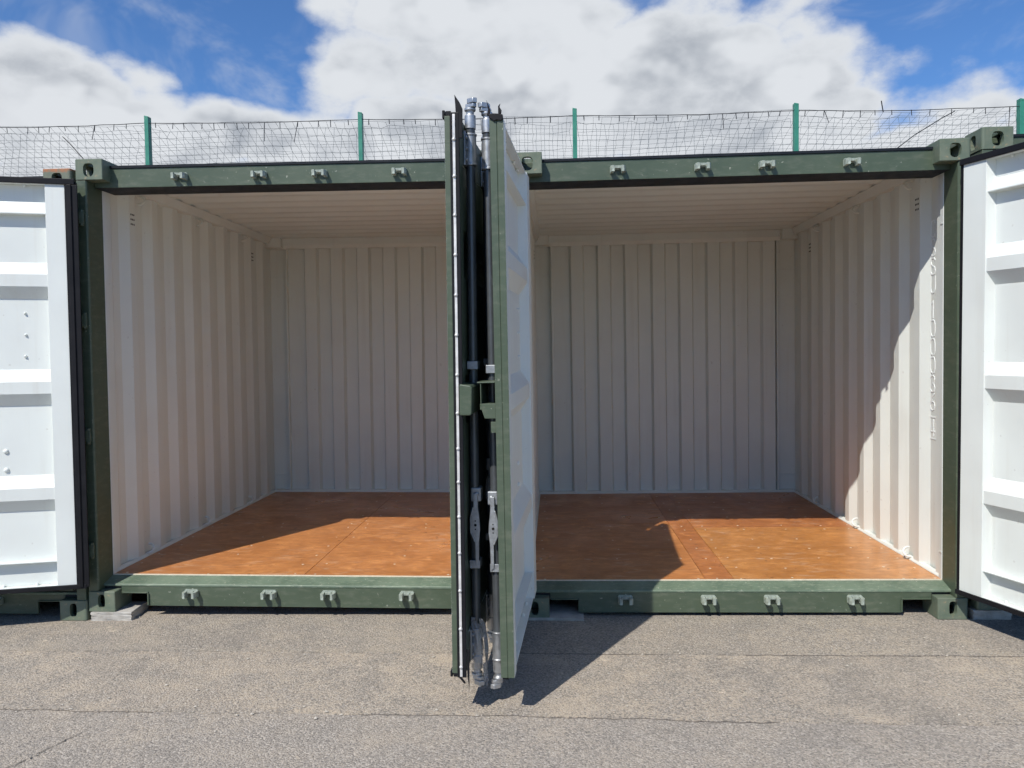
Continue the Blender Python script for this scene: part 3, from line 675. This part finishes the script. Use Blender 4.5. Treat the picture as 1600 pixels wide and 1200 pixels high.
    if full:
        rnd = random.Random(hash(floor) % 97 if False else (5 if floor == 'A' else 8)); m = MB()
        ys = [.185, .40, .62, .86, 1.10, 1.40, 1.52, 1.82, 2.1, 2.4, 2.7]
        for y in ys:
            for x in ((.12, .62, 1.15, 1.29, 1.72, 2.08, 2.33) if floor == 'A' else (.12, .6, 1.0, 1.13, 1.28, 1.56, 1.86, 2.15, 2.34)):
                if rnd.random() < .16: continue
                xx, yy = x+rnd.uniform(-.02, .02), y+rnd.uniform(-.014, .014); r = rnd.uniform(.0055, .008)
                m.prism([(xx+r*math.cos(k*math.pi/4), yy+r*math.sin(k*math.pi/4)) for k in range(8)], 'z', FL-.001, FL+.0012)
        m.build('floor_screws', 'screw', c)['kind'] = 'stuff'
    if number:
        put('container_number', number_mesh(W-.0165), c)
    make_door(c, 'left', la, **lkw); make_door(c, 'right', ra_, **rkw)
    return c

XB = 2.505
A = make_container('shipping_container', 'open green container on the left with white walls and orange plywood floor', (0, 0, .032), .0064, 164, 86.7,
    lkw=dict(detail=True), rkw=dict(strip=True, lockbox='closed', torn=True, yb=-.022, sag=.9), floor='A')
# lean about the right-hand foot of this one
tB = -.0039
B = make_container('shipping_container', 'open green container on the right with raised number letters inside its sunlit wall',
    (XB+W-W*math.cos(tB), 0, .0079+W*math.sin(tB)), tB, 93.3, 110.5, number=True,
    lkw=dict(lockbox='open', torn=True, lip=False, yb=-.031, sag=.8), rkw=dict(detail=True, small=False, hinge_lip=False, sag=.35), floor='B')
Lc = make_container('shipping_container', 'green container at the left picture edge with a rusty top corner', (-W-.004, -.006, gz(-.1)+.009), 0, 0, 0, full=False, lkw=dict(detail=False), rkw=dict(detail=False), rust_tr=True)
Rc = make_container('shipping_container', 'green container at the right picture edge with its top corner standing higher', (4.988, 0, .062), 0, 0, 0, full=False, lkw=dict(detail=False), rkw=dict(detail=False))

# ------------------------------------------------------------------ concrete pads under the corners
def block(x, y, sx, sy, h, z0, label, seed, rz=0, top=None):
    bm = bmesh.new(); bmesh.ops.create_cube(bm, size=1)
    bmesh.ops.subdivide_edges(bm, edges=bm.edges[:], cuts=5, use_grid_fill=True)
    rnd = random.Random(seed)
    for v in bm.verts:
        edge = sum(abs(abs(k)-.5) < 1e-4 for k in v.co)
        j = .0035 if edge >= 2 else .0012
        v.co = Vector((v.co.x*sx+rnd.uniform(-j, j), v.co.y*sy+rnd.uniform(-j, j), (v.co.z+.5)*h+(rnd.uniform(-j, 0) if v.co.z > .4 else 0)))
    me = bpy.data.meshes.new('concrete_block'); bm.to_mesh(me); bm.free(); me.materials.append(M['conc'])
    o = put('concrete_block', me, None, bevel=0, loc=(x, y, z0), rz=rz); tag(o, label, 'concrete block', 'concrete pads under the containers'); return o
block(.135, .095, .235, .20, .032-gz(.1)-.008, gz(.13)+.008, 'sunlit concrete block under the front left foot of the left container', 3, R(2))
block(XB+.165, .11, .38, .24, .0165, gz(2.6)+.0075, 'thin concrete slab in shade under the foot beside the middle doors', 4, R(-1))
block(5.07, .10, .2, .2, .062-gz(5)-.009, gz(5.07)+.008, 'concrete pad in shadow below the right-hand white door', 9)
# ------------------------------------------------------------------ netting fence behind
fposts = [(-4.5, 4.6, 4.30), (-1.998, 4.6, 4.281), (.519, 4.6, 4.247), (2.974, 4.6, 4.213), (5.433, 4.6, 4.192), (7.858, 4.6, 4.164), (10.35, 4.6, 4.15)]
fe = bpy.data.objects.new('netting_fence', None); COL.objects.link(fe); fe.location = (2.9, 4.6, 0)
tag(fe, 'tall green posts with sagging dark netting rising behind the containers', 'fence')
def fput(mb, name, mat, **k):
    mb.v = [(x-2.9, y-4.6, z) for x, y, z in mb.v]; return mb.build(name, mat, fe, **k)
for x, y, z in fposts:
    m = MB(); m.box(x-.024, x+.024, y-.0, y+.075, gz(x), z); m.prism([(x-.024, z), (x+.024, z), (x+.024, z+.018), (x-.024, z+.028)], 'y', y, y+.075)
    fput(m, 'fence_post', 'fence', bevel=.003)
def thread(m, P, r=.0018):
    n = 3; m.tube(P, r, n, cap=False)
def topz(x, i):
    (x0, _, z0), (x1, _, z1) = fposts[i], fposts[i+1]; t = (x-x0)/(x1-x0)
    return z0+(z1-z0)*t-.055-.018*math.sin(math.pi*t)
for i in range(len(fposts)-1):
    (x0, y0, z0), (x1, y1, z1) = fposts[i], fposts[i+1]; rnd = random.Random(40+i)
    m = MB(); P = [(x0+(x1-x0)*k/14, y0+.02, topz(x0+(x1-x0)*k/14, i)+rnd.uniform(-.004, .004)) for k in range(15)]; m.tube(P, .0042, 4, cap=False)
    # ties and loose ends along the wire
    x = x0+.1
    while x < x1-.05:
        zt = topz(x, i); l = rnd.uniform(.05, .075); m.tube([(x, y0+.02, zt+.004), (x+rnd.uniform(-.008, .008), y0+.02, zt-l)], .0045, 4, cap=False)
        if rnd.random() < .14: m.tube([(x, y0+.015, zt), (x+rnd.uniform(-.05, .05), y0+.01, zt-rnd.uniform(.12, .25))], .004, 4, cap=False)
        x += rnd.uniform(.12, .26)
    fput(m, 'top_wire', 'cable')
    # hanging net
    m = MB(); c = .098; nx = int((x1-x0-.06)/c); nz = 26
    ph = rnd.uniform(0, 6); amp = .006+.010*rnd.random()
    pt = {}
    for a in range(nx+1):
        xx = x0+.04+(x1-x0-.08)*a/nx
        for b in range(nz+1):
            k = math.exp(-b*.35)
            pt[a, b] = (xx+amp*math.sin(b*.8+a*.5+ph)*(1 if b < 14 else .5)+rnd.gauss(0, .004)*(.4+2.2*k), y0+.03+.03*math.sin(a*.35+b*.2)+rnd.gauss(0, .01)*k, topz(xx, i)-.06-b*c-rnd.uniform(0, .03)*k+.01*math.sin(a*.6+ph)*k+rnd.gauss(0, .0025))
    for a in range(nx+1): thread(m, [pt[a, b] for b in range(nz+1)])
    for b in range(nz+1): thread(m, [pt[a, b] for a in range(nx+1)])
    fput(m, 'netting', 'net')
m = MB(); m.tube([(-3.02, 4.62, 4.10), (-2.93, 4.6, 4.02), (-2.75, 4.58, 3.82), (-2.45, 4.55, 3.55), (-2.38, 4.55, 3.4)], .006, 5); fput(m, 'loose_cable', 'cable')
m = MB(); m.tube([(7.15, 4.62, 4.08), (7.0, 4.6, 4.0), (6.7, 4.58, 3.82), (6.35, 4.56, 3.56), (6.25, 4.56, 3.45)], .0055, 5); fput(m, 'loose_cable', 'cable')
m = MB(); m.tube([(6.38, 4.62, 4.09), (6.37, 4.62, 4.14), (6.35, 4.6, 4.21)], .006, 5); fput(m, 'loose_cable', 'cable')
# roof net of the enclosure, hung level behind the fence
rn = MB(); rnd = random.Random(77); nx, ny = 150, 60; c = .1
xr0 = -4.5; Q = {}
for a in range(nx+1):
    for b in range(ny+1):
        x = xr0+a*c; i = max(0, min(len(fposts)-2, sum(1 for p in fposts[1:-1] if p[0] < x)))
        sag = .75*(1-math.exp(-b*.045)); k = math.exp(-b*.3)
        Q[a, b] = (x+rnd.gauss(0, .004)+.02*math.sin(b*.15+a*.05), 4.64+b*.125, topz(min(max(x, fposts[0][0]), fposts[-1][0]), i)*k+(4.15)*(1-k)-sag+.02*math.sin(a*.21+b*.13)+rnd.gauss(0, .002))
for a in range(nx+1): rn.tube([Q[a, b] for b in range(ny+1)], .0017, 3, cap=False)
for b in range(ny+1): rn.tube([Q[a, b] for a in range(nx+1)], .0017, 3, cap=False)
ro = rn.build('roof_netting', 'net'); tag(ro, 'dark square mesh net stretched level behind the top of the fence', 'net')
